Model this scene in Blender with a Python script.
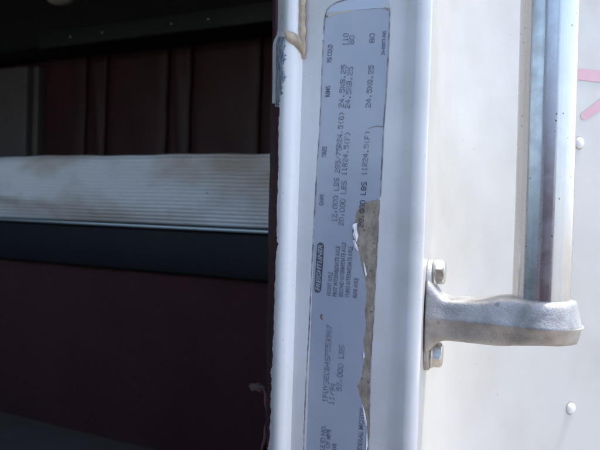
import bpy, bmesh, math, random
from mathutils import Vector, Matrix
random.seed(7)
S = bpy.context.scene
for o in list(bpy.data.objects): bpy.data.objects.remove(o)
R = math.radians
# ------------------------------------------------------------------ camera
CAMZ = 1.75
FPX = 650.0                                   # focal length in pixels of a 600 px wide frame
cam_d = bpy.data.cameras.new('camera'); cam = bpy.data.objects.new('camera', cam_d)
S.collection.objects.link(cam); S.camera = cam
cam_d.sensor_width = 36; cam_d.lens = 36*FPX/600
cam_d.clip_start = 0.01; cam_d.clip_end = 500
CM = Matrix.Rotation(R(90-1.06), 3, 'X') @ Matrix.Rotation(R(1.8), 3, 'Z')
cam.matrix_world = Matrix.Translation((0, 0, CAMZ)) @ CM.to_4x4()
cam_d.dof.use_dof = True; cam_d.dof.focus_distance = 0.345; cam_d.dof.aperture_fstop = 26
# ------------------------------------------------------------------ light
SUN = Vector((1.0, 0.36, 2.5)).normalized()
sd = bpy.data.lights.new('sun', 'SUN'); so = bpy.data.objects.new('sun', sd); S.collection.objects.link(so)
sd.energy = 1.4; sd.angle = R(4.0); sd.color = (1, 0.955, 0.89)
so.rotation_euler = SUN.to_track_quat('Z', 'Y').to_euler()
W = bpy.data.worlds.new('World'); S.world = W; W.use_nodes = True
wn = W.node_tree.nodes; wn.clear()
sky = wn.new('ShaderNodeTexSky'); sky.sky_type = 'NISHITA'; sky.sun_disc = False
sky.sun_elevation = math.asin(SUN.z); sky.sun_rotation = math.atan2(SUN.x, SUN.y)
sky.dust_density = 1.9; sky.ozone_density = 1.0
bg = wn.new('ShaderNodeBackground'); bg.inputs[1].default_value = 0.15
wo = wn.new('ShaderNodeOutputWorld')
W.node_tree.links.new(sky.outputs[0], bg.inputs[0]); W.node_tree.links.new(bg.outputs[0], wo.inputs[0])
S.view_settings.view_transform = 'Standard'; S.view_settings.look = 'None'
S.view_settings.exposure = 1.8; S.view_settings.gamma = 1
S.view_settings.use_curve_mapping = False
S.render.engine = 'CYCLES'
S.cycles.max_bounces = 10; S.cycles.diffuse_bounces = 5; S.cycles.glossy_bounces = 5

# ------------------------------------------------------------------ helpers
col = S.collection
CP = Vector((0, 0, CAMZ))
def ray(px, py):
    return CM @ Vector(((px-300)/FPX, -(py-225)/FPX, -1.0))
def on_plane(px, py, p0, n):
    d = ray(px, py); t = (p0-CP).dot(n)/d.dot(n)
    return CP + d*t
def at_depth(px, py, Y):
    d = ray(px, py); return CP + d*(Y/d.y)
def obj(name, bm_or_me, m, parent=None, smooth=False, loc=None):
    if isinstance(bm_or_me, bmesh.types.BMesh):
        me = bpy.data.meshes.new(name)
        bmesh.ops.recalc_face_normals(bm_or_me, faces=bm_or_me.faces)
        bm_or_me.to_mesh(me); bm_or_me.free()
    else: me = bm_or_me
    if m is not None and not me.materials: me.materials.append(m)
    if smooth:
        for p in me.polygons: p.use_smooth = True
    o = bpy.data.objects.new(name, me); col.objects.link(o)
    if loc is not None: o.location = loc
    if parent is not None:
        o.parent = parent
        o.matrix_parent_inverse = parent.matrix_world.inverted()
    return o
def sharp(o, deg=35):
    me = o.data
    for p in me.polygons: p.use_smooth = True
    me.set_sharp_from_angle(angle=R(deg))
    return o
def thing(name, label, cat, loc=(0, 0, 0), group=None):
    e = bpy.data.objects.new(name, None); col.objects.link(e); e.location = loc
    e.empty_display_size = 0.02
    e.matrix_world = Matrix.Translation(loc)
    e['label'] = label; e['category'] = cat
    if group: e['group'] = group
    return e
def grid_mesh(rows, close_u=False, cap=False):
    """rows: list of lists of points; quads between them"""
    bm = bmesh.new(); vs = [[bm.verts.new(p) for p in r] for r in rows]
    n = len(rows[0])
    for i in range(len(rows)-1):
        for j in range(n if close_u else n-1):
            k = (j+1) % n
            bm.faces.new((vs[i][j], vs[i][k], vs[i+1][k], vs[i+1][j]))
    if cap:
        bm.faces.new(vs[0]); bm.faces.new(vs[-1])
    return bm
def box_frame(bm, o, ax, ay, az, x0, x1, y0, y1, z0, z1, bev=0.0):
    vs = []
    for x in (x0, x1):
        for y in (y0, y1):
            for z in (z0, z1): vs.append(bm.verts.new(o + ax*x + ay*y + az*z))
    fs = [(0,1,3,2),(4,6,7,5),(0,4,5,1),(2,3,7,6),(0,2,6,4),(1,5,7,3)]
    ff = [bm.faces.new([vs[i] for i in f]) for f in fs]
    if bev > 0:
        es = list({e for f in ff for e in f.edges})
        bmesh.ops.bevel(bm, geom=es, offset=bev, segments=3, profile=0.5, affect='EDGES')
    return bm
def sheet(pts, n, thick):
    """closed outline on a plane, extruded by thick along n"""
    bm = bmesh.new()
    a = [bm.verts.new(p) for p in pts]; b = [bm.verts.new(p+n*thick) for p in pts]
    k = len(pts)
    f1 = bm.faces.new(b); f0 = bm.faces.new(a[::-1])
    for i in range(k): bm.faces.new((a[i], a[(i+1) % k], b[(i+1) % k], b[i]))
    bmesh.ops.triangulate(bm, faces=[f1, f0])
    return bm
def subdiv(pts, step, jit=0.0, closed=False):
    out = []; m = len(pts) if closed else len(pts)-1
    for i in range(m):
        a = pts[i]; b = pts[(i+1) % len(pts)]
        L = math.hypot(b[0]-a[0], b[1]-a[1]); k = max(1, int(L/step))
        for j in range(k):
            t = j/k; q = jit if 0 < t else 0
            out.append((a[0]+(b[0]-a[0])*t+random.uniform(-q, q), a[1]+(b[1]-a[1])*t+random.uniform(-q, q)))
    if not closed: out.append(pts[-1])
    return out

# ------------------------------------------------------------------ materials
def mat(name, base, rough=0.5, metal=0.0, coat=0.0, spec=0.5):
    m = bpy.data.materials.new(name); m.use_nodes = True
    b = m.node_tree.nodes['Principled BSDF']
    b.inputs['Base Color'].default_value = (*base, 1); b.inputs['Roughness'].default_value = rough
    b.inputs['Metallic'].default_value = metal; b.inputs['Coat Weight'].default_value = coat
    b.inputs['Coat Roughness'].default_value = 0.12
    b.inputs['Specular IOR Level'].default_value = spec
    return m, m.node_tree, b
def tex(nt, scale=(1,1,1)):
    c = nt.nodes.new('ShaderNodeTexCoord'); mp = nt.nodes.new('ShaderNodeMapping')
    mp.inputs['Scale'].default_value = scale
    nt.links.new(c.outputs['Object'], mp.inputs[0]); return mp.outputs[0]
def noise(nt, vec, scale, detail=4, rough=0.55):
    n = nt.nodes.new('ShaderNodeTexNoise'); n.inputs['Scale'].default_value = scale
    n.inputs['Detail'].default_value = detail; n.inputs['Roughness'].default_value = rough
    nt.links.new(vec, n.inputs['Vector']); return n.outputs[0]
def ramp(nt, fac, stops):
    r = nt.nodes.new('ShaderNodeValToRGB'); e = r.color_ramp.elements
    while len(e) < len(stops): e.new(0.5)
    for i, (p, c) in enumerate(stops):
        e[i].position = p; e[i].color = (c, c, c, 1) if isinstance(c, (int, float)) else (*c, 1)
    nt.links.new(fac, r.inputs[0]); return r.outputs[0]
def mix(nt, fac, a, b, blend='MIX'):
    n = nt.nodes.new('ShaderNodeMix'); n.data_type = 'RGBA'; n.blend_type = blend
    for sock, v in ((n.inputs[0], fac), (n.inputs[6], a), (n.inputs[7], b)):
        if isinstance(v, (int, float)): sock.default_value = v
        elif isinstance(v, tuple): sock.default_value = (*v, 1)
        else: nt.links.new(v, sock)
    return n.outputs[2]
def bump(nt, b, h, strength, dist, key='Normal'):
    n = nt.nodes.new('ShaderNodeBump'); n.inputs['Strength'].default_value = strength
    n.inputs['Distance'].default_value = dist
    nt.links.new(h, n.inputs['Height']); nt.links.new(n.outputs[0], b.inputs[key])
def specks(nt, vec, scale, size, keep):
    v = nt.nodes.new('ShaderNodeTexVoronoi'); v.inputs['Scale'].default_value = scale
    nz_ = nt.nodes.new('ShaderNodeTexNoise'); nz_.inputs['Scale'].default_value = scale*5; nz_.inputs['Detail'].default_value = 2
    nt.links.new(vec, nz_.inputs['Vector'])
    ad = nt.nodes.new('ShaderNodeVectorMath'); ad.operation = 'MULTIPLY_ADD'
    k_ = 0.14/scale; ad.inputs[1].default_value = (k_, k_, k_)
    nt.links.new(nz_.outputs['Color'], ad.inputs[0]); nt.links.new(vec, ad.inputs[2])
    nt.links.new(ad.outputs[0], v.inputs['Vector'])
    d = ramp(nt, v.outputs['Distance'], [(size*0.5, 1.0), (size, 0.0)])
    s = nt.nodes.new('ShaderNodeSeparateColor'); nt.links.new(v.outputs['Color'], s.inputs[0])
    k = ramp(nt, s.outputs[0], [(keep, 1.0), (keep+0.01, 0.0)])
    n = nt.nodes.new('ShaderNodeMath'); n.operation = 'MULTIPLY'
    nt.links.new(d, n.inputs[0]); nt.links.new(k, n.inputs[1]); return n.outputs[0]

def white_paint(name, base=(0.80, 0.80, 0.79), dirt=0.12, rough=0.3):
    m, nt, b = mat(name, base, rough, coat=0.12)
    v = tex(nt); vs = tex(nt, (1, 1, 0.12))
    g = ramp(nt, noise(nt, v, 18, 5), [(0.42, 0.0), (0.75, 1.0)])
    st = ramp(nt, noise(nt, vs, 120, 4), [(0.5, 0.0), (0.85, 1.0)])
    c = mix(nt, g, base, tuple(x*(1-dirt) for x in (base[0], base[1]*0.99, base[2]*0.96)))
    n = nt.nodes.new('ShaderNodeMath'); n.operation = 'MULTIPLY'; n.inputs[1].default_value = dirt*1.2
    nt.links.new(st, n.inputs[0])
    c = mix(nt, n.outputs[0], c, (0.48, 0.45, 0.40))
    c = mix(nt, specks(nt, v, 110, 0.06, 0.13), c, (0.24, 0.20, 0.17))
    c = mix(nt, specks(nt, v, 420, 0.13, 0.05), c, (0.30, 0.25, 0.21))
    nt.links.new(c, b.inputs['Base Color'])
    rr = ramp(nt, noise(nt, v, 40, 3), [(0.3, rough*0.8), (0.8, rough*1.5)])
    nt.links.new(rr, b.inputs['Roughness'])
    bump(nt, b, noise(nt, v, 30, 4), 0.10, 0.002)
    return m
M_paint = white_paint('white_paint_lit_tone', (0.90, 0.90, 0.89), 0.05)  # whiter copy: the flange's brighter light is put into the base colour
M_jamb = white_paint('white_paint_shade_tone', (0.70, 0.71, 0.715), 0.2, 0.34)  # same white paint greyed, part of the jamb's shade put into the colour
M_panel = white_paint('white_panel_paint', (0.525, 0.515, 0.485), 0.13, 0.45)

M_tan, nt, b = mat('tan_sealant', (0.46, 0.37, 0.26), 0.75)
v = tex(nt); c = mix(nt, ramp(nt, noise(nt, v, 160, 5), [(0.35, 0.0), (0.7, 1.0)]), (0.60, 0.49, 0.35), (0.34, 0.26, 0.19))
nt.links.new(c, b.inputs['Base Color']); bump(nt, b, noise(nt, v, 300, 4), 0.5, 0.001)

M_scuff, nt, b = mat('scuffed_bare_metal', (0.3, 0.34, 0.4), 0.5, metal=0.35)
v = tex(nt, (1, 1, 0.3)); c = mix(nt, ramp(nt, noise(nt, v, 700, 6, 0.7), [(0.40, 0.0), (0.56, 1.0)]), (0.10, 0.13, 0.19), (0.52, 0.57, 0.62))
nt.links.new(c, b.inputs['Base Color']); bump(nt, b, noise(nt, v, 700, 5), 0.7, 0.001)

M_seal, nt, b = mat('maroon_weatherstrip', (0.055, 0.02, 0.024), 0.6)
v = tex(nt); c = mix(nt, ramp(nt, noise(nt, v, 220, 4), [(0.4, 0.0), (0.8, 1.0)]), (0.045, 0.013, 0.017), (0.10, 0.055, 0.055))
nt.links.new(c, b.inputs['Base Color']); bump(nt, b, noise(nt, v, 400, 3), 0.4, 0.001)

M_label, nt, b = mat('silver_blue_label', (0.47, 0.54, 0.68), 0.3, coat=0.25)
v = tex(nt); c = mix(nt, ramp(nt, noise(nt, v, 26, 5), [(0.35, 0.0), (0.72, 1.0)]), (0.32, 0.37, 0.455), (0.40, 0.44, 0.505))
c = mix(nt, ramp(nt, noise(nt, tex(nt, (1, 1, .3)), 300, 4), [(0.6, 0.0), (0.9, 0.35)]), c, (0.36, 0.37, 0.42))
nt.links.new(c, b.inputs['Base Color']); bump(nt, b, noise(nt, v, 90, 3), 0.08, 0.0008)
M_lam, nt, b = mat('clear_laminate', (0.60, 0.655, 0.74), 0.25, coat=0.3)
v = tex(nt); c = mix(nt, ramp(nt, noise(nt, v, 130, 4), [(0.55, 0.0), (0.75, 0.7)]), (0.46, 0.53, 0.63), (0.56, 0.52, 0.42))
nt.links.new(c, b.inputs['Base Color'])
M_rim, nt, b = mat('grimy_label_edge', (0.2, 0.19, 0.18), 0.8)
v = tex(nt); c = mix(nt, ramp(nt, noise(nt, v, 180, 4), [(0.35, 0.0), (0.65, 1.0)]), (0.16, 0.15, 0.15), (0.5, 0.50, 0.49))
nt.links.new(c, b.inputs['Base Color'])
M_glue, nt, b = mat('yellowed_glue', (0.62, 0.54, 0.38), 0.5)
v = tex(nt); c = mix(nt, noise(nt, v, 300, 4), (0.66, 0.60, 0.46), (0.50, 0.44, 0.34)); nt.links.new(c, b.inputs['Base Color'])
M_resid, nt, b = mat('brown_adhesive_residue', (0.3, 0.26, 0.2), 0.85)
v = tex(nt, (1, 1, 0.5)); n1 = noise(nt, v, 260, 6, 0.65)
c = mix(nt, ramp(nt, n1, [(0.35, 0.0), (0.65, 1.0)]), (0.40, 0.355, 0.285), (0.22, 0.185, 0.145))
c = mix(nt, specks(nt, tex(nt), 420, 0.30, 0.45), c, (0.12, 0.10, 0.085))
nt.links.new(c, b.inputs['Base Color']); bump(nt, b, n1, 0.6, 0.0008)
M_paper, nt, b = mat('torn_white_paper', (0.82, 0.83, 0.84), 0.6)
def ink(name, base):
    m, nt, b = mat(name, base, 0.55)
    v = tex(nt); c = mix(nt, ramp(nt, noise(nt, v, 420, 3), [(0.38, 0.0), (0.72, 1.0)]), base, tuple(min(1, x*1.9+0.03) for x in base))
    nt.links.new(c, b.inputs['Base Color']); return m
M_ink = ink('faded_dot_ink', (0.135, 0.145, 0.19))
M_ink2 = ink('form_print_ink', (0.115, 0.12, 0.16))
M_rust, _, _ = mat('rust_spot', (0.20, 0.12, 0.07), 0.8)
M_pink, nt, b = mat('faded_pink_paint', (0.72, 0.36, 0.42), 0.45)
v = tex(nt); c = mix(nt, noise(nt, v, 90, 4), (0.55, 0.30, 0.345), (0.58, 0.38, 0.41)); nt.links.new(c, b.inputs['Base Color'])

M_bar, nt, b = mat('polished_handle_metal', (0.80, 0.80, 0.81), 0.16, metal=1.0)
tg = nt.nodes.new('ShaderNodeTangent'); tg.direction_type = 'RADIAL'; tg.axis = 'Z'
nt.links.new(tg.outputs[0], b.inputs['Tangent'])
b.inputs['Anisotropic'].default_value = 0.75; b.inputs['Anisotropic Rotation'].default_value = 0.25
v = tex(nt); vs = tex(nt, (1, 1, 0.02))
nt.links.new(ramp(nt, noise(nt, v, 130, 5), [(0.3, 0.22), (0.8, 0.34)]), b.inputs['Roughness'])
pit = specks(nt, tex(nt, (1, 1, 0.8)), 300, 0.14, 0.22)
c = mix(nt, pit, mix(nt, noise(nt, vs, 500, 3), (0.42, 0.42, 0.43), (0.56, 0.56, 0.56)), (0.09, 0.08, 0.09))
nt.links.new(c, b.inputs['Base Color'])
bump(nt, b, noise(nt, vs, 900, 3), 0.10, 0.0004)
M_cast, nt, b = mat('cast_aluminium', (0.62, 0.61, 0.59), 0.5, metal=0.8)
v = tex(nt); n1 = noise(nt, v, 900, 4, 0.7)
c = mix(nt, ramp(nt, noise(nt, v, 110, 5), [(0.4, 0.0), (0.75, 1.0)]), (0.46, 0.45, 0.435), (0.29, 0.275, 0.26))
c = mix(nt, specks(nt, v, 150, 0.24, 0.22), c, (0.30, 0.265, 0.26))
c = mix(nt, ramp(nt, noise(nt, v, 1500, 3), [(0.55, 0.0), (0.75, 0.5)]), c, (0.30, 0.28, 0.27))
nt.links.new(c, b.inputs['Base Color']); bump(nt, b, n1, 0.5, 0.0008)
nt.links.new(ramp(nt, noise(nt, v, 200, 4), [(0.3, 0.42), (0.8, 0.62)]), b.inputs['Roughness'])
M_bolt, nt, b = mat('zinc_bolt', (0.60, 0.59, 0.55), 0.36, metal=0.9)
v = tex(nt); c = mix(nt, noise(nt, v, 350, 4), (0.68, 0.67, 0.63), (0.42, 0.40, 0.36)); nt.links.new(c, b.inputs['Base Color'])
M_ring, _, _ = mat('rivet_grime', (0.34, 0.325, 0.30), 0.8)
M_rivet, _, _ = mat('painted_rivet', (0.80, 0.80, 0.79), 0.3, coat=0.4)

def vinyl(name, a, c2, rough, sc=400):
    m, nt, b = mat(name, a, rough)
    v = tex(nt); c = mix(nt, ramp(nt, noise(nt, v, 9, 7, 0.65), [(0.30, 0.0), (0.70, 1.0)]), a, c2)
    c = mix(nt, ramp(nt, noise(nt, tex(nt, (1, 1, 2.5)), 21, 6, 0.7), [(0.60, 0.0), (0.78, 0.5)]), c, tuple(x*1.8+0.006 for x in c2))
    c = mix(nt, specks(nt, v, 40, 0.045, 0.14), c, tuple(min(1, x*2.5+0.02) for x in a))
    nt.links.new(c, b.inputs['Base Color']); bump(nt, b, noise(nt, v, sc, 3), 0.35, 0.002); return m
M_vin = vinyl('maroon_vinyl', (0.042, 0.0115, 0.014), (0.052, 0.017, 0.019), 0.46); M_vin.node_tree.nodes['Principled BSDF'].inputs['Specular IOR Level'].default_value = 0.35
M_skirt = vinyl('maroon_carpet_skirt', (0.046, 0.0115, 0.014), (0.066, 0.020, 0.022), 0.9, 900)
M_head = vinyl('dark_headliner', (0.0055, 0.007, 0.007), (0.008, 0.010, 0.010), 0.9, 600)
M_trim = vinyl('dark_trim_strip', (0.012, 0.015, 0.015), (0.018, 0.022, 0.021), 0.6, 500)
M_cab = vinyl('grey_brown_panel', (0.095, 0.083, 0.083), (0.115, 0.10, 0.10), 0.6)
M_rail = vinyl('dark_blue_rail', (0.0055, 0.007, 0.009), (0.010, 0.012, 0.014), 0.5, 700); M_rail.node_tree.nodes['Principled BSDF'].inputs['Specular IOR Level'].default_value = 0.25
M_edge, _, _ = mat('rail_edge_metal', (0.30, 0.34, 0.36), 0.35, metal=0.9)
M_snap, _, _ = mat('snap_metal', (0.20, 0.20, 0.20), 0.4, metal=0.9)
M_carpet = vinyl('grey_floor_carpet', (0.09, 0.077, 0.063), (0.14, 0.12, 0.10), 0.95, 900)
M_lamp, _, _ = mat('tan_lamp_cover', (0.26, 0.22, 0.17), 0.4)
M_matt, nt, b = mat('white_ribbed_cover', (0.62, 0.62, 0.63), 0.85)
v = tex(nt); s1 = ramp(nt, noise(nt, tex(nt, (1, 1, 1.6)), 5.5, 5), [(0.42, 0.0), (0.62, 1.0)])
c = mix(nt, s1, (0.76, 0.76, 0.76), (0.53, 0.46, 0.39))
c = mix(nt, specks(nt, v, 38, 0.07, 0.10), c, (0.22, 0.16, 0.13))
nt.links.new(c, b.inputs['Base Color']); bump(nt, b, noise(nt, v, 600, 3), 0.3, 0.001)
M_dirt, nt, b = mat('gravel_ground', (0.2, 0.16, 0.12), 0.95)
v = tex(nt); c = mix(nt, noise(nt, v, 3, 8, 0.7), (0.40, 0.345, 0.28), (0.25, 0.21, 0.17)); nt.links.new(c, b.inputs['Base Color'])
M_glass, nt, b = mat('door_glass', (0.9, 0.95, 0.95), 0.02); b.inputs['Transmission Weight'].default_value = 1.0
b.inputs['IOR'].default_value = 1.1
M_rubber, _, _ = mat('black_rubber', (0.02, 0.02, 0.02), 0.7)

# ------------------------------------------------------------------ setting: ground
bm = bmesh.new()
vs = [bm.verts.new((x, y, 0)) for x, y in ((-150, -150), (150, -150), (150, 150), (-150, 150))]; bm.faces.new(vs)
g = obj('ground', bm, M_dirt); g['kind'] = 'structure'

# ------------------------------------------------------------------ cab frame: U outboard, Wd forward (towards the open door), Z up
U = Vector((0.8926, -0.4508, 0)); Wd = Vector((-0.4508, -0.8926, 0)); Zv = Vector((0, 0, 1))
J0 = Vector((0.0, 0.3616, CAMZ)); JN = Wd.copy()           # plane of the jamb face
C0 = Vector((0.063, 0.330, 0))                              # door pillar corner
Z0, Z1 = CAMZ-0.62, CAMZ+0.62
def plan(px, Y): return ((px-300)/FPX*Y, Y)
truck = thing('truck_cab', 'white truck cab with open doorway, shaded door jamb and dark maroon sleeper inside', 'truck cab', (0.0, 0.60, CAMZ-0.80))

# door pillar: shaded jamb face, slight crease, rounded outer corner
def arc(c, r, a0, a1, n):
    return [(c[0]+r*math.cos(R(a0+(a1-a0)*i/n)), c[1]+r*math.sin(R(a0+(a1-a0)*i/n))) for i in range(n+1)]
jl = plan(297, 0.3612)
B = (0.0494, 0.3367)
pil = [(-0.0045, 0.420), (-0.0045, 0.385), (jl[0]-0.004, 0.3655), (jl[0], 0.3619), (0.020, 0.3515), (0.046, 0.3384)]
pil += [(0.0475, 0.3376), (0.0487, 0.3369), (0.0500, 0.3359), (0.0516, 0.3344)]
rc = 0.0050; cx, cy = 0.0590, 0.3333
pil += arc((cx, cy), rc, 222, 341.5, 14)
sx, sy = pil[-1]
ang = 71.5
steep = [(sx+math.cos(R(ang))*l, sy+math.sin(R(ang))*l) for l in (0.004, 0.02, 0.040)]
pan = [pil[-1]]+steep; x, y = pan[-1]; a = ang
for i in range(40):
    a = 27+(ang-27)*math.exp(-(i+1)/11.0); x += 0.005*math.cos(R(a)); y += 0.005*math.sin(R(a)); pan.append((x, y))
for l in (0.05, 0.1, 0.2): pan.append((x+math.cos(R(a))*l, y+math.sin(R(a))*l))
x, y = pan[-1]
for l in (0.05, 0.5, 1.0): pan.append((x+0.45*l+0.01, y+0.89*l))
def extrude_plan(pl, z0, z1, nz=1):
    return grid_mesh([[Vector((p[0], p[1], z0+(z1-z0)*i/nz)) for p in pl] for i in range(nz+1)])
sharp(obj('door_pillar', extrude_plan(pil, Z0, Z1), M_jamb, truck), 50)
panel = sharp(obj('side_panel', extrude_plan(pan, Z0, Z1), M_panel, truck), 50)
def on_panel(px, py):
    d = ray(px, py)
    for i in range(len(pan)-1):
        (x0, y0), (x1, y1) = pan[i], pan[i+1]
        ex, ey = x1-x0, y1-y0
        den = d.x*ey-d.y*ex
        if abs(den) < 1e-12: continue
        t = (x0*ey-y0*ex)/den; s_ = (x0*d.y-y0*d.x)/den
        if -1e-6 <= s_ <= 1+1e-6 and t > 0:
            n = Vector((ey, -ex, 0)).normalized()
            return CP+d*t, n
    return None, None

# ---- door flange (bead at the left edge of the jamb, its brighter light put into whiter paint)
def flange_pt(px, Y, py): return at_depth(px, py, Y)
fl_prof = [(269.5, .392), (272.5, .376), (275.5, .3675), (277.2, .3635), (279.2, .3605), (281.8, .3588), (285, .3580), (288.5, .3580), (292, .3588), (295, .3600), (297.5, .3616), (299.5, .3640)]
def flange_row(py):
    k = min(1, max(0, (py-30)/16)); k = k*k*(3-2*k)
    w = 0.35*math.sin(py*0.11)+0.25*math.sin(py*0.37+1)
    out = []
    for i, (px, Y) in enumerate(fl_prof):
        t = i/(len(fl_prof)-1)
        sh = (1-k)*(5.5*(1-t)+1.0)
        lean = -(py-225)*0.0105*(1-t)*-1
        out.append(flange_pt(px+sh+lean*0.6+w*(1-t), Y+(1-k)*0.0012, py))
    return out
def roll_shift(py): return -(py-225)*math.tan(R(1.8))
pys = [-120, -60, -20]+[i*3 for i in range(0, 30)]+[90+i*12 for i in range(0, 32)]+[500, 560, 620]
rows = []
for py in pys:
    k = min(1, max(0, (py-30)/16)); k = k*k*(3-2*k); out = []
    for i, (px, Y) in enumerate(fl_prof):
        t = i/(len(fl_prof)-1)
        px2 = px + roll_shift(py)*(0.62+0.38*t) + (1-k)*(3.5*(1-t)-1.5*t) + 0.25*math.sin(py*0.09)*(1-t)
        out.append(at_depth(px2, py, Y+(1-k)*0.001))
    rows.append(out)
flange_rows = rows; flange_pys = pys
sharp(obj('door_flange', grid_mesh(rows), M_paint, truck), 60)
def flange_surf(py, t):
    """point on the flange at picture row py and profile position t (0..n-1), with normal"""
    for i in range(len(flange_pys)-1):
        if flange_pys[i] <= py <= flange_pys[i+1]: break
    f = (py-flange_pys[i])/(flange_pys[i+1]-flange_pys[i])
    j = min(int(t), len(fl_prof)-2); q = t-j
    a0 = flange_rows[i][j].lerp(flange_rows[i][j+1], q); a1 = flange_rows[i+1][j].lerp(flange_rows[i+1][j+1], q)
    e = (flange_rows[i][j+1]-flange_rows[i][j]); n = Vector((e.y, -e.x, 0)).normalized()
    return a0.lerp(a1, f), n
def flange_patch(name, m, py0, py1, lo, hi, off, step=1.2, nq=8):
    rws = []; n = int((py1-py0)/step)
    for i in range(n+1):
        py = py0+(py1-py0)*i/n; l, h = lo(py), hi(py); r = []
        for q in range(nq+1):
            p, nn = flange_surf(py, l+(h-l)*q/nq)
            edge = min(q, nq-q)/nq; endf = min(i, n-i)/n
            r.append(p+nn*(off if q < nq and 0 < i < n else -0.0002))
        rws.append(r)
    return obj(name, grid_mesh(rws), m, truck, smooth=True)
rj = [random.uniform(-1, 1) for _ in range(900)]
# scuffed strip where the paint is worn to metal, then the maroon edge trim
flange_patch('scuffed_edge', M_scuff, 36, 108, lambda p: 1.2, lambda p: 4.9+0.5*rj[int(p*2) % 900]+0.35*math.sin(p*0.35)-max(0, (p-80)/28)*2.6+0.5*rj[int(p*1.1) % 900]*max(0, (p-85)/22), 0.0004)
flange_patch('worn_paint_edge', M_seal, 103, 470, lambda p: 0.0, lambda p: 2.9+0.12*rj[int(p*0.9) % 900]+0.16*math.sin(p*.08)+0.14*math.sin(p*0.23+1)+0.10*math.sin(p*0.57)+(0.45*rj[int(p/9) % 900] if rj[int(p/9)+300] > 0.6 else 0)-max(0, (p-240)/200)*1.4+(0.5 if 236 < p < 246 else 0), 0.0003, step=1)
# tan sealant at the top of the flange: a vertical bead and a torn ledge
rws = []
for i in range(26):
    py = -14+i*2.9
    f = 1.0 if py < 40 else max(0.02, 1-(py-40)/19)
    cxp = 302+roll_shift(py)-225*0+0.0
    cl = 296.5+ (0.03*(40-py)) if py < 40 else 296.5+(py-40)*0.26
    cr = 305.5 if py < 40 else 305.5-(py-40)*0.02
    r = []
    for q in range(9):
        t = q/8; px = cl+(cr-cl)*t+0.5*math.sin(py*0.4+q)
        hgt = math.sin(math.pi*t)*(0.0026+0.0006*math.sin(py*0.5))*f
        r.append(at_depth(px, py, 0.3612-(px-297)*0.00023*1.0+0.0008-hgt))
    rws.append(r)
obj('sealant_bead', grid_mesh(rws), M_tan, truck, smooth=True)
rws = []
for i in range(15):
    t = i/14; px = 283.5+t*19.5; py = 33.5+t*12+0.6*math.sin(t*9)
    r = []
    for q in range(7):
        s_ = q/6; w = 5.2+3.5*t
        hgt = math.sin(math.pi*s_)*0.0016*(1 if 0 < i < 14 else 0.2)
        r.append(at_depth(px+s_*2.0, py+(s_-0.5)*w*2, 0.3600-0.0024*math.sin(math.pi*min(1, t*0.75+0.25))-hgt))
    rws.append(r)
obj('torn_sealant_ledge', grid_mesh(rws), M_tan, truck, smooth=True)

# ---- maroon weatherstrip inside the doorway, with a torn scrap low down
rws = []
for py in [-120, -40]+[i*10 for i in range(0, 50)]+[560, 640]:
    wv = 0.5*math.sin(py*0.05)+0.3*math.sin(py*0.23)
    base = 271.6+roll_shift(py)*0.56
    low = max(0, (py-330)/120)
    r = []
    for px, Y in ((-3.0, .45), (-2.5, .405), (-1.2, .393), (1.2, .3885), (3.8, .389), (5.5, .392), (6.3, .40)):
        r.append(at_depth(base+px*(1-0.25*low)+wv*0.6, py, Y))
    rws.append(r)
obj('weatherstrip', grid_mesh(rws), M_seal, truck, smooth=True)
rws = []
for i in range(30):
    py = 388+i*3.2; cxp = 263+3.2*math.sin(i*0.22)+1.0*math.sin(i*0.9)+i*0.13
    w = 1.2+0.7*math.sin(i*0.5)
    rws.append([at_depth(cxp-w, py, .386), at_depth(cxp, py-0.3, .3825), at_depth(cxp+w, py, .384), at_depth(cxp+w+2.5, py, .391)])
obj('frayed_edge', grid_mesh(rws), mat('frayed_backing', (0.11, 0.06, 0.055), 0.8)[0], truck, smooth=True)
bm = bmesh.new()
pts = [(248.5, 386.2), (250.6, 383.2), (255, 383.6), (258.5, 382), (262, 384.5), (265, 386.5), (268, 391), (263.5, 390), (260, 392.5), (255.5, 390.2), (251.6, 391.4)]
c = bm.verts.new(at_depth(256, 386.5, .382)); vv = [bm.verts.new(at_depth(px, py, .386+0.002*math.sin(i*2.1))) for i, (px, py) in enumerate(pts)]
for i in range(len(pts)): bm.faces.new((c, vv[i], vv[(i+1) % len(pts)]))
obj('torn_scrap', bm, mat('torn_trim_scrap', (0.085, 0.05, 0.052), 0.75)[0], truck, smooth=True)

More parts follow.
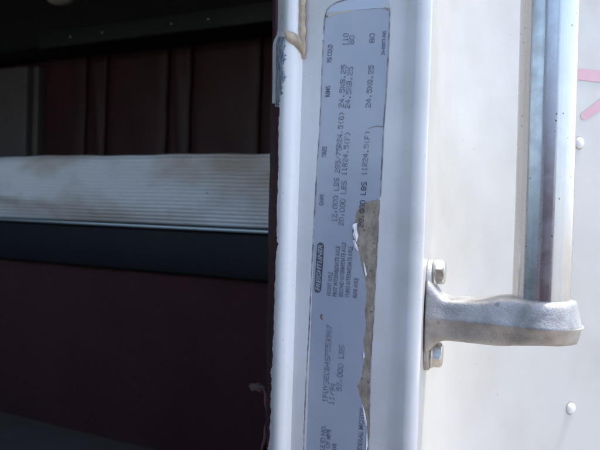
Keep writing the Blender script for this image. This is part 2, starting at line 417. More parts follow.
# ---- rivets and the pink brush marks on the side panel
bm = bmesh.new(); rv = []
rr_, hh = 0.0042, 0.0027
for i in range(7):
    a_ = i/6*math.pi/2; rv.append((rr_*math.cos(a_)**0.8 if i < 6 else 0.0, hh*math.sin(a_)))
rowsr = [[Vector((r_*math.cos(2*math.pi*k/20), r_*math.sin(2*math.pi*k/20), z_)) for k in range(20)] for r_, z_ in [(rr_*1.06, -0.0003)]+rv[:-1]]
bm = grid_mesh(rowsr, close_u=True); bm.faces.new([v_ for v_ in bm.verts][-20:])
rmesh = bpy.data.meshes.new('rivet'); bmesh.ops.recalc_face_normals(bm, faces=bm.faces); bm.to_mesh(rmesh); bm.free()
rmesh.materials.append(M_rivet)
for p_ in rmesh.polygons: p_.use_smooth = True
P1, _ = on_panel(579, 143); P2, _ = on_panel(570.5, 408)
for px, py in ((579, 143), (570.5, 408)):
    p, n = on_panel(px, py)
    o = bpy.data.objects.new('rivet', rmesh); col.objects.link(o); o.parent = panel
    o.matrix_world = Matrix.Translation(p) @ n.to_track_quat('Z', 'Y').to_matrix().to_4x4()
    o.matrix_parent_inverse = panel.matrix_world.inverted()
    tx = Vector((-n.y, n.x, 0)); bm = bmesh.new()
    bm = grid_mesh([[p+n*0.00015+tx*(r_*math.cos(k*math.pi/12))+Vector((0, 0, 1))*(r_*math.sin(k*math.pi/12)) for k in range(24)] for r_ in (0.0040, 0.0048+0.0002*random.random())], close_u=True)
    obj('grime_ring', bm, M_ring, panel)
def brush(name, path, w0, w1):
    bm = bmesh.new(); pts = []
    L = []; Rr = []
    for i, (px, py) in enumerate(path):
        a_ = path[max(0, i-1)]; b_ = path[min(len(path)-1, i+1)]
        dx, dy = b_[0]-a_[0], b_[1]-a_[1]; l_ = math.hypot(dx, dy); nx, ny = -dy/l_, dx/l_
        w = (w0+(w1-w0)*i/(len(path)-1))/2
        L.append((px+nx*w, py+ny*w)); Rr.append((px-nx*w, py-ny*w))
    px, py = path[0]; a_ = path[1]; th = math.atan2(py-a_[1], px-a_[0])
    cap = [(px+math.cos(th+s_)*w0/2, py+math.sin(th+s_)*w0/2) for s_ in (-1.2, -0.8, -0.4, 0, 0.4, 0.8, 1.2)]
    out = L[::-1]+cap[::-1] + Rr if False else cap + L[1:] if False else None
    o1 = Rr[::-1]; ring = cap + ([L[0]]+L[1:] if True else []) + o1
    # order ring by walking: Rr end -> Rr start -> cap -> L start -> L end
    ring = Rr[::-1]+[(px+math.cos(th+s_)*w0/2, py+math.sin(th+s_)*w0/2) for s_ in (1.2, 0.8, 0.4, 0, -0.4, -0.8, -1.2)]+L
    # the normal (nx,ny) is +90 deg from travel, the cap centre is behind the start
    vs_ = []
    for q in ring:
        p, n = on_panel(*q); vs_.append(p+n*0.00025)
    bm = bmesh.new(); f = bm.faces.new([bm.verts.new(v_) for v_ in vs_]); bmesh.ops.triangulate(bm, faces=[f])
    return obj(name, bm, M_pink, panel)
brush('pink_brush_mark', [(566, 73), (575, 73.6), (590, 75.3), (605, 77), (618, 78)], 11, 12)
brush('pink_brush_mark', [(584, 116), (590, 112.2), (597, 107), (605, 100.5), (618, 90)], 8, 10)

# ------------------------------------------------------------------ certification label on the jamb
lab = thing('certification_label', 'silver blue printed weight and tyre label with torn brown edge on the jamb', 'label', on_plane(345, 225, J0, JN))
def JP(px, py, off=0.0): return on_plane(px, py, J0, JN)+JN*off
LT = 0.00022
tear = [(383.3, 131), (382.2, 160), (381, 190), (380, 200.5), (374, 200), (367.5, 201.5), (361, 206.5), (357, 210), (355.5, 218), (353.5, 226), (352, 233), (354, 244), (357, 251), (360, 258), (362.5, 268), (364.6, 277), (366, 290), (365.8, 300), (364.5, 312), (366, 326), (364.5, 336), (362.8, 343), (364.5, 350), (364, 360), (362, 374), (359.5, 382), (356.3, 386.5), (359, 393), (361.5, 402), (363.5, 414), (366, 424), (367.5, 436), (366.8, 452), (367, 470)]
tear = subdiv(tear, 2.2, 0.62)
left = [(303.4, 470), (304, 440), (306.3, 380), (309, 335), (312, 270), (314.2, 225), (317, 170), (320, 130), (322, 80), (323.6, 40), (324.4, 26), (325.6, 16)]
inner = left+[(333, 13), (345, 11.5), (360, 10), (376, 8.6), (389.6, 8.2), (389.5, 24), (388, 60), (385.6, 100)]
def interp(pts, py):
    pts = sorted(pts, key=lambda q: q[1])
    if py <= pts[0][1]: return pts[0][0]
    for i in range(len(pts)-1):
        if pts[i][1] <= py <= pts[i+1][1]:
            d_ = pts[i+1][1]-pts[i][1]
            return pts[i][0] if d_ < 1e-6 else pts[i][0]+(pts[i+1][0]-pts[i][0])*(py-pts[i][1])/d_
    return pts[-1][0]
redge = [(389.6, 8.2), (389.5, 24), (388, 60), (385.6, 100)]+tear
rws = []
for i in range(306):
    py = 12.0+i*1.5; xl, xr = interp(left, py), interp(redge, py); r = []
    for q in range(13):
        t = q/12; yy = py+(-4.2*(t-0.1) if i == 0 else 0)
        r.append(JP(xl+(xr-xl)*t, yy, 0.0003 if 0 < q < 12 else 0.00026))
    r = [JP(xl, py, 0.00002)]+r+[JP(xr+(0.15 if i else 0), py-(4.2*0.9 if i == 0 else 0), 0.00002)]
    rws.append(r)
obj('label_face', grid_mesh(rws), M_label, lab)
# laminate above the print, its corner rounded, and the grimy rim lines
lam = [(325.6, 15.6), (327, 10.5), (331, 5.8), (337, 2.5), (345, 0), (356, -2), (372, -4), (389, -6), (389.8, 8.0), (376, 8.3), (360, 9.7), (345, 11.2), (333, 12.7)]
obj('laminate_top', sheet([JP(*q, 0.00006) for q in lam], JN, LT*0.8), M_lam, lab)
def line(name, pts, w, m, off=0.00034, parent=lab, jit=0.0):
    pts = subdiv(pts, 4, jit); L = []; Q = []
    for i, (px, py) in enumerate(pts):
        a_ = pts[max(0, i-1)]; b_ = pts[min(len(pts)-1, i+1)]
        dx, dy = b_[0]-a_[0], b_[1]-a_[1]; l_ = math.hypot(dx, dy) or 1
        ww = w*(0.75+0.5*random.random())/2 if jit else w/2
        L.append(JP(px-dy/l_*ww, py+dx/l_*ww, off)); Q.append(JP(px+dy/l_*ww, py-dx/l_*ww, off))
    return obj(name, grid_mesh([L, Q]), m, parent)
line('grimy_edge', left[::-1][2:][::-1], 1.3, M_rim, 0.00033, jit=0.15)
line('grimy_edge', [(323.9, 34), (324.8, 22), (325.6, 15.6), (327, 10.5), (331, 5.8), (337, 2.5), (345, 0), (356, -2)], 1.3, M_rim, 0.00036, jit=0.15)
line('grimy_edge', [(389.8, 8), (389.6, 24), (388.1, 60), (385.7, 100), (383.5, 131), (382.3, 160), (380.6, 196)], 1.2, M_rim, 0.00036, jit=0.15)
line('grimy_edge', [(378.6, 225), (376.5, 265), (374.3, 310), (371.6, 350), (370, 400), (368.5, 460)], 0.9, M_rim, 0.0002, jit=0.15)
line('crease', [(368.5, 129), (373, 127), (378, 126.3), (384, 127)], 1.1, M_rim, 0.00038, jit=0.1)
line('crease', [(384, 8), (387, 9), (390, 11.5)], 2.2, M_rim, 0.0004)
line('crease', [(324.5, 20), (326.5, 17), (328.5, 16)], 1.6, M_rim, 0.0004)
line('glue_line', [(326.5, 16.8), (334, 13.8), (342, 12.2), (350, 11.4)], 2.0, M_glue, 0.00037, jit=0.3)
# residue where the face has torn away
rr = [(380.2, 199), (379.4, 212), (378.6, 225), (376.6, 265), (374.3, 310), (371.8, 350), (370.2, 400), (369.4, 430), (369, 470)]
ll = [(q[0]-2.2, q[1]) for q in tear if q[1] > 200][::-1]
rws = []
for i in range(180):
    py = 199.5+i*1.5; xl = interp(redge, py)-2.0; xr = interp(rr, py)+0.5*math.sin(py*.31)*(random.random())
    rws.append([JP(xl+(xr-xl)*q/6, py, 0.00009 if q < 6 else 0.00001) for q in range(7)])
obj('adhesive_residue', grid_mesh(rws), M_resid, lab)
# curled scraps of torn paper
def curl(pts, lift):
    bm = bmesh.new(); k = len(pts)
    ctr = (sum(p[0] for p in pts)/k, sum(p[1] for p in pts)/k)
    c = bm.verts.new(JP(*ctr, 0.0004+lift)); vv = [bm.verts.new(JP(*p, 0.0003+(lift*0.8 if i % 2 else 0))) for i, p in enumerate(pts)]
    for i in range(k): bm.faces.new((c, vv[i], vv[(i+1) % k]))
    return obj('torn_paper_curl', bm, M_paper, lab)
curl([(351.8, 226.5), (354, 224), (357, 223), (357.8, 229), (358.6, 236), (357.5, 242), (355, 240), (353.6, 234), (354.5, 230)], 0.0012)
curl([(353, 240), (355.5, 240), (357.2, 245), (359.6, 251), (358, 251.5), (355, 247)], 0.0008)
curl([(363.2, 262), (364.6, 262), (367, 274), (366.4, 277), (364.6, 272)], 0.0005)
curl([(362, 404), (363.2, 404), (365.5, 414), (367.6, 424), (366.6, 427), (364.6, 419)], 0.0005)
curl([(366, 434), (367.8, 432), (368, 446), (366.5, 452)], 0.0005)
curl([(363.4, 352), (364.4, 351), (364.8, 357), (363.8, 358)], 0.0004)
# rust fleck
bm = bmesh.new(); pts = [(320.3, 317), (321.5, 313.4), (323.2, 315), (322, 317), (323.4, 319.4), (321.6, 319.6)]
f = bm.faces.new([bm.verts.new(JP(*p, 0.00042)) for p in pts]); bmesh.ops.triangulate(bm, faces=[f])
obj('rust_fleck', bm, M_rust, lab)

# ---- dot matrix print
FONT = {
 '0': '01110 10001 10001 10001 10001 10001 01110', '1': '00100 01100 00100 00100 00100 00100 01110',
 '2': '01110 10001 00001 00110 01000 10000 11111', '3': '11110 00001 00001 01110 00001 00001 11110',
 '4': '00010 00110 01010 10010 11111 00010 00010', '5': '11111 10000 11110 00001 00001 10001 01110',
 '6': '00110 01000 10000 11110 10001 10001 01110', '7': '11111 00001 00010 00100 01000 01000 01000',
 '8': '01110 10001 10001 01110 10001 10001 01110', '9': '01110 10001 10001 01111 00001 00010 01100',
 ',': '00000 00000 00000 00000 01100 00100 01000', '.': '00000 00000 00000 00000 00000 01100 01100',
 '/': '00000 00001 00010 00100 01000 10000 00000', '(': '00010 00100 01000 01000 01000 00100 00010',
 ')': '01000 00100 00010 00010 00010 00100 01000', 'X': '10001 10001 01010 00100 01010 10001 10001',
 'L': '10000 10000 10000 10000 10000 10000 11111', 'B': '11110 10001 10001 11110 10001 10001 11110',
 'S': '01111 10000 10000 01110 00001 00001 11110', 'R': '11110 10001 10001 11110 10100 10010 10001',
 'F': '11111 10000 10000 11110 10000 10000 10000', 'G': '01110 10001 10000 10111 10001 10001 01111',
 'U': '10001 10001 10001 10001 10001 10001 01110', 'Y': '10001 10001 01010 00100 00100 00100 00100',
 'E': '11111 10000 10000 11110 10000 10000 11111', 'C': '01110 10001 10000 10000 10000 10001 01110',
 'P': '11110 10001 10001 11110 10000 10000 10000', ' ': '00000 '*7}
def dots(s, x0, y0, x1, y1, h=5.3, off=0.00046, m_=None):
    A = JP(x0, y0, off); Bp = JP(x1, y1, off)
    n = len(s)*6-1; er = (Bp-A)/n                               # one column
    dirn = er.normalized(); up = JN.cross(dirn).normalized()     # glyph up
    Hh = (JP(x0+h, y0)-JP(x0, y0)).length; row = Hh/7
    bm = bmesh.new()
    cw = er.length
    for i, ch in enumerate(s):
        for r, bits in enumerate(FONT[ch].split()):
            for c, bt in enumerate(bits):
                if bt != '1': continue
                if random.random() < 0.03: continue
                p = A+er*(i*6+c+0.5)+up*((3-r)*row)
                a_, b_ = cw*0.74*random.uniform(.85, 1.1), row*0.70*random.uniform(.85, 1.1)
                bm.faces.new([bm.verts.new(p+dirn*a_*math.cos(k*math.pi/3)+up*b_*math.sin(k*math.pi/3)+JN*random.uniform(0, 4e-6)) for k in range(6)])
    return obj('printed_line', bm, m_ or M_ink, lab)
for a in (('12,000 LBS', 334.5, 222, 337, 178), ('285/75R24.5(G)', 337.5, 173, 342, 112), ('24.5X8.25', 341.3, 107.5, 344.2, 65), ('110', 345.3, 46, 346.3, 33.5),
          ('20,000 LBS', 341.3, 225.5, 344.6, 181), ('11R24.5(F)', 344.2, 175.5, 348, 132), ('24.5X8.25', 347.6, 108.5, 350.8, 67), ('80', 351.6, 44.5, 352.4, 35.5),
          ('20,000 LBS', 361, 227, 364.5, 182, 5.3, 0.00046, ink('dark_dot_ink', (0.05, 0.05, 0.065))), ('11R24.5(F)', 364.2, 175.5, 368, 131), ('24.5X8.25', 368.3, 107.5, 371.6, 65.5), ('80', 372, 43, 372.7, 33.5),
          ('1FUY3ECB4SP553967', 325.4, 402, 329.7, 325), ('11/94', 331.6, 404.5, 333.2, 383), ('52,000 LBS', 339.4, 391, 342.3, 345)):
    dots(*a)
# ---- preprinted form text
def ftext(name, s, x0, y0, x1, y1, h, m, off=0.00046, shear=0.0, parent=lab, bold=0.0):
    cu = bpy.data.curves.new('t', 'FONT'); cu.body = s; cu.size = 1; cu.shear = shear; cu.offset = bold
    cu.resolution_u = 3
    to = bpy.data.objects.new('t', cu); col.objects.link(to)
    dg = bpy.context.evaluated_depsgraph_get(); me = bpy.data.meshes.new_from_object(to.evaluated_get(dg))
    bpy.data.objects.remove(to); bpy.data.curves.remove(cu)
    xs = [v_.co.x for v_ in me.vertices]; ys = [v_.co.y for v_ in me.vertices]
    a0, a1, b0, b1 = min(xs), max(xs), min(ys), max(ys)
    A = JP(x0, y0, off); Bp = JP(x1, y1, off); dirn = (Bp-A); up = JN.cross(dirn).normalized()
    Hh = (JP(x0+h, y0)-JP(x0, y0)).length
    for v_ in me.vertices:
        s_ = (v_.co.x-a0)/(a1-a0); t_ = (v_.co.y-b0)/(b1-b0)-0.5
        v_.co = A+dirn*s_+up*t_*Hh
    me.materials.clear(); me.materials.append(m)
    return obj(name, me, m, parent)
for a in (('GAWR', 321.6, 205.5, 322.4, 194, 4.6), ('TIRES', 324.2, 157.5, 324.9, 146.5, 4.8), ('RIMS', 327.8, 97, 328.4, 86, 4.8), ('PSI COLD', 329.6, 62.5, 330.6, 44.5, 5.0),
          ('FRONT AXLE', 329, 295.5, 331, 272, 4.3), ('FIRST INTERMEDIATE AXLE', 335, 296.5, 338.4, 246, 4.3), ('SECOND INTERMEDIATE AXLE', 341.2, 297, 344.4, 242.5, 4.3),
          ('THIRD INTERMEDIATE AXLE', 347.6, 297.5, 351, 246.5, 4.3), ('REAR AXLE', 355, 298, 356.6, 278, 4.3),
          ('24-00073-042', 383.2, 55, 384.8, 31, 3.6), ('VEHICLE ID NO.', 321.3, 467, 324.2, 425, 4.6), ('DATE OF MFR', 326.8, 464, 329.4, 428.5, 4.6), ('GVWR', 334, 456, 335.2, 443, 4.6),
          ('APPLICABLE FEDERAL MOTOR', 357.4, 490, 362.6, 407, 4.6)):
    ftext('form_text', *a, M_ink2, bold=0.022)
# maker's badge: dark slanted rounded bar, light slanted letters
bp = []
for (cx_, cy_, sg) in ((318.0, 289.3, 1), (320.9, 246.0, -1)):
    for k in range(9):
        th = math.pi*k/8
        bp.append((cx_+sg*-3.5*math.cos(th)*1.0 + (0.6 if sg > 0 else -0.6)*0, cy_+sg*3.6*math.sin(th)))
obj('maker_badge', sheet([JP(*q, 0.00032) for q in bp], JN, 0.00008), ink('badge_ink', (0.055, 0.058, 0.075)), lab)
ftext('badge_lettering', 'FREIGHTLINER', 318.0, 290.3, 320.9, 245.0, 4.4, mat('badge_silver', (0.34, 0.385, 0.46), 0.4)[0], off=0.00048, shear=0.25, bold=0.01)

# ------------------------------------------------------------------ grab handle
TN = Vector((math.sin(R(ang)), -math.cos(R(ang)), 0)); TT = Vector((math.cos(R(ang)), math.sin(R(ang)), 0))
HB = Vector((sx, sy, 0))+TT*0.0205
zc = at_depth(470, 319, 0.34).z
HB.z = zc
hand = thing('grab_handle', 'tubular polished metal grab handle in cast bracket bolted to white cab side', 'grab handle', HB)
LB = 0.0574
bar_c = HB+TN*LB
def ring_pts(c, r, z, n=48): return [Vector((c.x+r*math.cos(2*math.pi*k/n), c.y+r*math.sin(2*math.pi*k/n), z)) for k in range(n)]
RB = 0.0141
zb = zc+0.004
rows = [ring_pts(bar_c, RB, zb), ring_pts(bar_c, RB, zb+0.05), ring_pts(bar_c-U*0.0016, RB, zb+0.2), ring_pts(bar_c-U*0.004, RB, zb+0.5)]
obj('bar', grid_mesh(rows, close_u=True, cap=True), M_bar, hand, smooth=False)
sharp(col.objects[-1] if False else bpy.data.objects['bar'], 40)
# bracket: loft along the arm, cast with a parting line at mid height
def sstep(a_, b_, x_):
    t = min(1, max(0, (x_-a_)/(b_-a_))); return t*t*(3-2*t)
RE = 0.0205
Ls = [0.0, 0.0015, 0.003, 0.005, 0.0075, 0.010, 0.014, 0.018, 0.022, 0.026, 0.030, 0.033, 0.036, 0.039, 0.042, 0.046, 0.051, 0.0574, 0.062, 0.066, 0.0695, 0.0725, 0.075, 0.0767, 0.0776]
rows = []; AW = []
for L in Ls:
    arm = 0.0135+0.0010*(1-sstep(0, 0.010, L))+0.0035*sstep(0.010, 0.036, L)
    dl = L-LB
    circ = math.sqrt(max(0, RE*RE-dl*dl)) if L > LB-0.012 else math.sqrt(RE*RE-0.012**2)
    k = sstep(0.028, 0.046, L)
    aw = arm if L < 0.034 else max(min(arm, 0.0115) if L < LB else 0.0, circ)
    aw = arm*(1-k)+circ*k if L < LB else max(circ, 0.002)
    AW.append(aw); flare = (1-sstep(0.0, 0.012, L))
    top = 0.0104+0.0105*flare**1.6+0.0030*sstep(0.024, 0.042, L)
    bot = 0.0118+0.0085*flare**1.6-0.0026*sstep(0.036, 0.060, L)-0.0006*sstep(0.064, .0776, L)
    top -= 0.0008*sstep(0.066, 0.0776, L)
    pt = []
    sec = [(1.0, 0.0), (0.955, 0.30), (0.905, 0.62), (0.855, 0.84), (0.75, 0.965), (0.56, 1.0), (0.0, 1.01)]
    up = [(a_, b_*top) for a_, b_ in sec]
    dn = [(a_, -b_*bot) for a_, b_ in sec]
    half = [(1.03, 0.0006)]+up[1:]
    full = [(a_, z_) for a_, z_ in half]+[(-a_, z_) for a_, z_ in half[::-1][1:]]+[(-1.03, -0.0006)]+[(-a_, z_) for a_, z_ in dn[1:]]+[(a_, z_) for a_, z_ in dn[::-1][1:-1]]+[(1.03, -0.0006)]
    endk = 1.0
    rows.append([HB+TN*(L if True else 0)+TT*(a_*aw)+Zv*(z_) for a_, z_ in full])
# draft of the rounded end: pull top and bottom of the outer end inwards
for i, L in enumerate(Ls):
    if L > LB:
        for p in rows[i]:
            h_ = abs(p.z-zc)/0.0145
            p -= TN*((L-LB)/(RE)*0.0034*h_)
bm = grid_mesh(rows, close_u=True, cap=True)
br = obj('bracket', bm, M_cast, hand)
sub = br.modifiers.new('sub', 'SUBSURF'); sub.levels = 1; sub.render_levels = 2
sharp(br, 70)
mid = [(HB+TN*L, a_) for L, a_ in zip(Ls, AW)]
path = [c_-TT*a_ for c_, a_ in mid[3:]]+[c_+TT*a_ for c_, a_ in mid[::-1][:12]]
rows = []
for i, p in enumerate(path):
    q0, q1 = path[max(0, i-1)], path[min(len(path)-1, i+1)]; d_ = (q1-q0).normalized(); o_ = Vector((d_.y, -d_.x, 0))
    e_ = 0.00022+0.00012*math.sin(i*2.3)
    if 19 <= i <= 25: e_ += 0.0004
    rows.append([p-o_*0.0008+Zv*0.0003, p+o_*e_+Zv*0.0001, p+o_*e_-Zv*0.0002, p-o_*0.0008-Zv*0.0004])
obj('parting_line', grid_mesh(rows), M_cast, hand)
# base flange plate
pl = []
for k in range(40):
    th = 2*math.pi*k/40
    z_ = 0.0300*math.copysign(abs(math.sin(th))**0.75, math.sin(th)); x_ = 0.0118*math.copysign(abs(math.cos(th))**0.8, math.cos(th))
    pl.append((x_, z_))
rows = []
for off, sc in ((0.0002, 1.0), (0.0018, 1.0), (0.0026, 0.95), (0.0028, 0.8)):
    rows.append([HB+TN*off+TT*(x_*sc)+Zv*(z_*(1-(1-sc)*0.4)) for x_, z_ in pl])
sharp(obj('mounting_flange', grid_mesh(rows, close_u=True, cap=True), M_cast, hand), 40)
# hex bolts
def bolt_mesh():
    rows = []
    hexr = lambda r, z, rot=0: [Vector((r*math.cos(2*math.pi*k/6+rot), r*math.sin(2*math.pi*k/6+rot), z)) for k in range(6)]
    bm = bmesh.new()
    # flange
    fr = [(0.0078, 0), (0.0079, 0.0010), (0.0072, 0.0017), (0.0060, 0.0022)]
    vs_ = [[bm.verts.new((r*math.cos(2*math.pi*k/24), r*math.sin(2*math.pi*k/24), z)) for k in range(24)] for r, z in fr]
    for i in range(3):
        for k in range(24): bm.faces.new((vs_[i][k], vs_[i][(k+1) % 24], vs_[i+1][(k+1) % 24], vs_[i+1][k]))
    bm.faces.new(vs_[3])
    # hex head with chamfered crown: 24 gon where hexagon is clipped by a cone
    AF = 0.0062; n = 48; lev = []
    for z, rmax in ((0.0018, 1), (0.0058, 1), (0.0068, 0.0062), (0.0072, 0.0054)):
        row = []
        for k in range(n):
            th = 2*math.pi*k/n; q = (th+math.pi/6) % (math.pi/3)-math.pi/6
            r = min(AF/math.cos(q), rmax)
            zz = z
            if abs(z-0.0058) < 1e-9: zz = 0.0066-0.9*(r-AF)
            row.append(bm.verts.new((r*math.cos(th), r*math.sin(th), zz)))
        lev.append(row)
    for i in range(3):
        for k in range(n): bm.faces.new((lev[i][k], lev[i][(k+1) % n], lev[i+1][(k+1) % n], lev[i+1][k]))
    bm.faces.new(lev[3])
    return bm
bm = bolt_mesh(); me = bpy.data.meshes.new('bolt'); bmesh.ops.recalc_face_normals(bm, faces=bm.faces); bm.to_mesh(me); bm.free(); me.materials.append(M_bolt)
for p_ in me.polygons: p_.use_smooth = True
me.set_sharp_from_angle(angle=R(25))
for dz, rot in ((0.0232, 12), (-0.0215, 38)):
    o = bpy.data.objects.new('bolt', me); col.objects.link(o); o.parent = hand
    o.matrix_parent_inverse = hand.matrix_world.inverted(); bpy.context.view_layer.update()
    o.matrix_world = Matrix.Translation(HB+TN*0.0029+TT*0.001+Zv*dz) @ TN.to_track_quat('Z', 'Y').to_matrix().to_4x4() @ Matrix.Rotation(R(rot), 4, 'Z') @ Matrix.Diagonal((0.95, 0.95, 0.84, 1))

# ------------------------------------------------------------------ sleeper interior (a along U, b along Wd from the pillar corner)
def I(a_, b_, z_): return C0+U*a_+Wd*b_+Zv*z_
def inter_b(px, py, b_):  # picture point on the plane b = const
    return on_plane(px, py, I(0, b_, 0), Wd)
def ua(p): return (p-C0).dot(U)
BB = -0.425            # bunk front
BW = -1.05             # rear wall
def ibox(name, a0, a1, b0, b1, z0, z1, m, bev=0.0, parent=truck):
    bm = bmesh.new(); box_frame(bm, C0.copy(), U, Wd, Zv, a0, a1, b0, b1, z0, z1, bev)
    o = obj(name, bm, m, parent)
    if bev: sharp(o, 40)
    return o
A_L, A_R = -2.05, 0.28
FLZ = inter_b(0, 419, BB).z
ZT = CAMZ+0.60
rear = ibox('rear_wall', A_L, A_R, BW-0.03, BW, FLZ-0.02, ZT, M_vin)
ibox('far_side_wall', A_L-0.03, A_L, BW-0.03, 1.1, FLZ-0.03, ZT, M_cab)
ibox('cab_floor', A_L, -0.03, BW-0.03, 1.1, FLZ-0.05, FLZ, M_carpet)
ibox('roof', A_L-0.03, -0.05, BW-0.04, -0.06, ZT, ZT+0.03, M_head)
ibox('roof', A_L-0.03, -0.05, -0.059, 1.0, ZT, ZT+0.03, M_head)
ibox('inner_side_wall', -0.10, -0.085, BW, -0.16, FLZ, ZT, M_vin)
ibox('unseen_dashboard', A_L, -0.03, 0.96, 1.25, FLZ, CAMZ+0.10, M_vin, 0.04)  # unseen cab front, added to darken the bar's reflection and the interior
ibox('unseen_windshield_pillar', -0.10, -0.02, 0.90, 0.985, CAMZ+0.105, ZT-0.002, M_vin, 0.015)  # unseen, added with the cab front for the dark reflection in the bar
# upper dark headliner shelf with trim strip and snaps
tb = -0.90
pr = inter_b(279, 12, tb); plft = inter_b(42, 55, tb)
zt_r = pr.z; zt_l = plft.z
aL = ua(inter_b(38, 54, tb)); aR = -0.09
hd = grid_mesh([[I(aL-0.9, tb, zt_l+0.012), I(aR, tb, zt_r+0.012)], [I(aL-0.9, tb, zt_l+0.22), I(aR, tb, zt_r+0.22)]])
zt = 0.5*(zt_r+zt_l)
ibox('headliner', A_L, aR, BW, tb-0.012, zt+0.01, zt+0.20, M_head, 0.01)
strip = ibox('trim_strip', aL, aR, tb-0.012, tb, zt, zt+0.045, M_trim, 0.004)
for px, py in ((70, 47), (102, 43), (171, 32), (208, 26.5)):
    p = inter_b(px, py, tb); a_ = ua(p)
    bm = bmesh.new(); rws = []
    for r, d in ((0.0055, -0.001), (0.0055, 0.0015), (0.003, 0.003)):
        rws.append([I(a_+r*math.cos(k*math.pi/6), tb+d, zt+0.022+r*math.sin(k*math.pi/6)) for k in range(12)])
    obj('snap', grid_mesh(rws, close_u=True, cap=True), M_snap, strip, smooth=True)
# lamp cover at the top edge
pc = inter_b(61, -3, -0.6)
bm = bmesh.new(); bmesh.ops.create_uvsphere(bm, u_segments=20, v_segments=10, radius=1)
for v_ in bm.verts: v_.co = pc+U*v_.co.x*0.034+Wd*v_.co.y*0.02+Zv*(v_.co.z*0.016 if v_.co.z < 0 else v_.co.z*0.06)
obj('lamp_cover', bm, M_lamp, truck, smooth=True)
# upholstered panels with pairs of rolled beads between
pz0 = inter_b(0, 162, BW).z-0.05; pz1 = zt+0.03
edges = [34, 87, 107, 168, 191, 260, 282]
ae = [ua(inter_b(p, 110, BW)) for p in edges]
def pad(name, a0, a1, depth, m):
    n = 14; rws = []
    for i in range(7):
        z_ = pz0+(pz1-pz0)*i/6; r = []
        for k in range(n+1):
            t = k/n; e = min(t, 1-t)*(a1-a0)
            r.append(I(a0+(a1-a0)*t, BW+0.002+0.45*depth*(1-math.exp(-e/0.010))+0.0012*math.sin(t*9+i), z_))
        rws.append(r)
    obj(name, grid_mesh(rws), m, rear, smooth=True)
pad('upholstered_panel', ae[0]+.004, ae[1]-.006, 0.010, M_vin)
pad('upholstered_panel', ae[1]+.006, ae[2]-.006, 0.010, M_vin)
pad('upholstered_panel', ae[2]+.006, ae[3]-.006, 0.010, M_vin)
pad('upholstered_panel', ae[3]+.006, ae[4]-.006, 0.010, M_vin)
pad('upholstered_panel', ae[4]+.006, ae[5]-.006, 0.010, M_vin)
pad('upholstered_panel', ae[5]+.006, ae[6]+.2, 0.012, M_vin)
for k in range(1, 6):
    rws = []
    for i in range(16):
        z_ = pz0+(pz1-pz0)*i/15; wv = 0.0010*math.sin(i*0.9+k)
        rws.append([I(ae[k]+wv+0.0060*math.cos(math.pi*q/8), BW+0.001+0.013*math.sin(math.pi*q/8), z_) for q in range(9)])
    obj('rolled_bead', grid_mesh(rws), M_vin, rear, smooth=True)
# lighter cabinet panel at the far end
ac = ua(inter_b(26, 100, BW+0.05))
ibox('cabinet_panel', A_L+0.01, ac, BW, BW+0.05, pz0, zt-0.01, M_cab, 0.006)
ibox('cabinet_panel', ac+0.008, ac+0.03, BW, BW+0.035, pz0, zt-0.01, M_cab, 0.004)
# bunk: rail with bright edge, skirt below
zr1 = inter_b(0, 219, BB).z; zr0 = inter_b(0, 259, BB).z
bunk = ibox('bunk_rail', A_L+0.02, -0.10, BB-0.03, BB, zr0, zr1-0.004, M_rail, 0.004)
ibox('rail_edge', A_L+0.02, -0.10, BB-0.02, BB+0.004, zr1-0.0035, zr1+0.002, M_edge, 0.0012, bunk)
n = 60; rws = []
for i in range(12):
    z_ = FLZ+0.0+(zr0-0.001-FLZ)*i/11; r = []
    for k in range(n+1):
        a_ = A_L+0.02+(-0.12-A_L)*k/n
        r.append(I(a_, BB-0.020+0.0015*math.sin(a_*17+i*0.3)+0.001*math.sin(a_*41)-0.006*(1-i/11), z_))
    rws.append(r)
obj('bunk_skirt', grid_mesh(rws), M_skirt, truck, smooth=True)
ibox('bunk_base', A_L+0.02, -0.11, BW, BB-0.04, FLZ, zr1-0.008, M_rail)

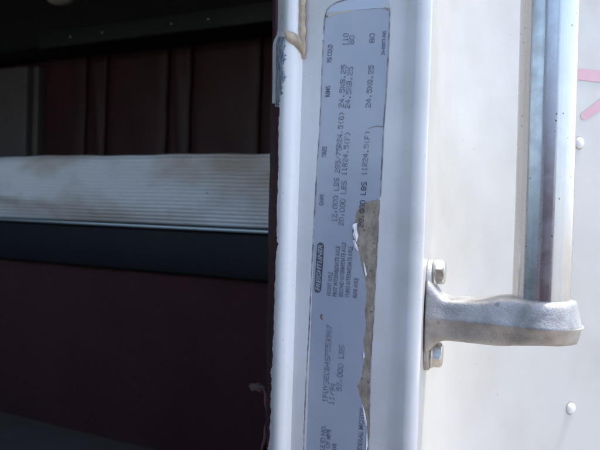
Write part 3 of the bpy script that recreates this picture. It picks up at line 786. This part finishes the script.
# ---- mattress with ribbed white cover
zm0 = zr1+0.003; zm1 = inter_b(0, 155, BB).z
mt = thing('mattress', 'thin bunk mattress in stained white ribbed cover lying on dark rail', 'mattress', I(-0.6, -0.72, zm0))
na, nz = 420, 120; rws = []
a0, a1 = A_L+0.03, -0.13
H = zm1-zm0; prof = []
nr = 19
for k in range(nz+1):
    t = k/nz
    prof.append(t)
top_n = 14
def sag(a_): return 0.0006*math.sin(a_*7.2+1)+0.0008*math.sin(a_*23)+0.0004*math.sin(a_*71)
for i in range(na+1):
    a_ = a0+(a1-a0)*i/na; r = []
    for t in prof:
        z_ = zm0+H*t+sag(a_)*t
        rd = 0.014; zz = (1-t)*H
        bul = -0.012*(abs(2*t-1)**3)
        if zz < rd: bul -= rd-math.sqrt(max(0, rd*rd-(rd-zz)**2))
        rib_amt = 0.0006+0.0028*sstep(-0.78, -0.40, a_)
        rib = rib_amt*abs(math.sin(math.pi*nr*t))
        # slack folds running down to the corners
        f1 = 0.011*math.exp(-((t-(0.52-0.9*(a_+1.02)))/0.09)**2)*math.exp(-((a_+1.0)/0.22)**2)
        f2 = -0.011*math.exp(-((t-(0.05+1.6*(a_+0.27)))/0.10)**2)*math.exp(-((a_+0.2)/0.11)**2)
        f3 = 0.004*math.sin(a_*8+t*3)*math.sin(math.pi*t)
        r.append(I(a_, BB-0.004+bul+rib+f1+f2+f3, z_))
    zt_ = r[-1].z
    for q in range(1, top_n+1):
        r.append(I(a_, BB-0.038-0.585*q/top_n, zt_+0.002*math.sin(q*1.3)-(0.01 if q == top_n else 0)))
    r.append(I(a_, BW+0.03, zm0))
    rws.append(r)
bm = grid_mesh(rws, cap=True)
obj('ribbed_cover', bm, M_matt, mt, smooth=True)

# ------------------------------------------------------------------ the open cab door behind the camera: mirrored in the handle, shades the jamb
hinge = C0+Wd*0.88
door = thing('open_cab_door', 'open cab door with maroon trim, mirrored dark in the shiny handle', 'door', hinge+U*0.45+Zv*(CAMZ-0.75))
ds = CAMZ+0.27
def dbox(name, a0, a1, b0, b1, z0, z1, m, bev, parent=door):
    bm = bmesh.new(); box_frame(bm, hinge.copy(), U, Wd, Zv, a0, a1, b0, b1, z0, z1, bev); return sharp(obj(name, bm, m, parent), 40)
dbox('door_shell', 0, 0.98, 0.0, 0.05, CAMZ-0.75, ds, M_paint, 0.012)
tp = dbox('trim_panel', 0.03, 0.965, -0.035, -0.002, CAMZ-0.70, ds-0.03, M_vin, 0.012)
dbox('armrest', 0.22, 0.66, -0.095, -0.036, CAMZ-0.27, CAMZ-0.20, M_vin, 0.015)
dbox('window_frame', 0.0, 0.05, 0.0, 0.045, ds+0.001, CAMZ+0.62, M_rubber, 0.008)
dbox('window_frame', 0.93, 0.98, 0.0, 0.045, ds+0.001, CAMZ+0.62, M_rubber, 0.008)
dbox('window_frame', 0.051, 0.929, 0.0, 0.045, CAMZ+0.58, CAMZ+0.62, M_rubber, 0.008)
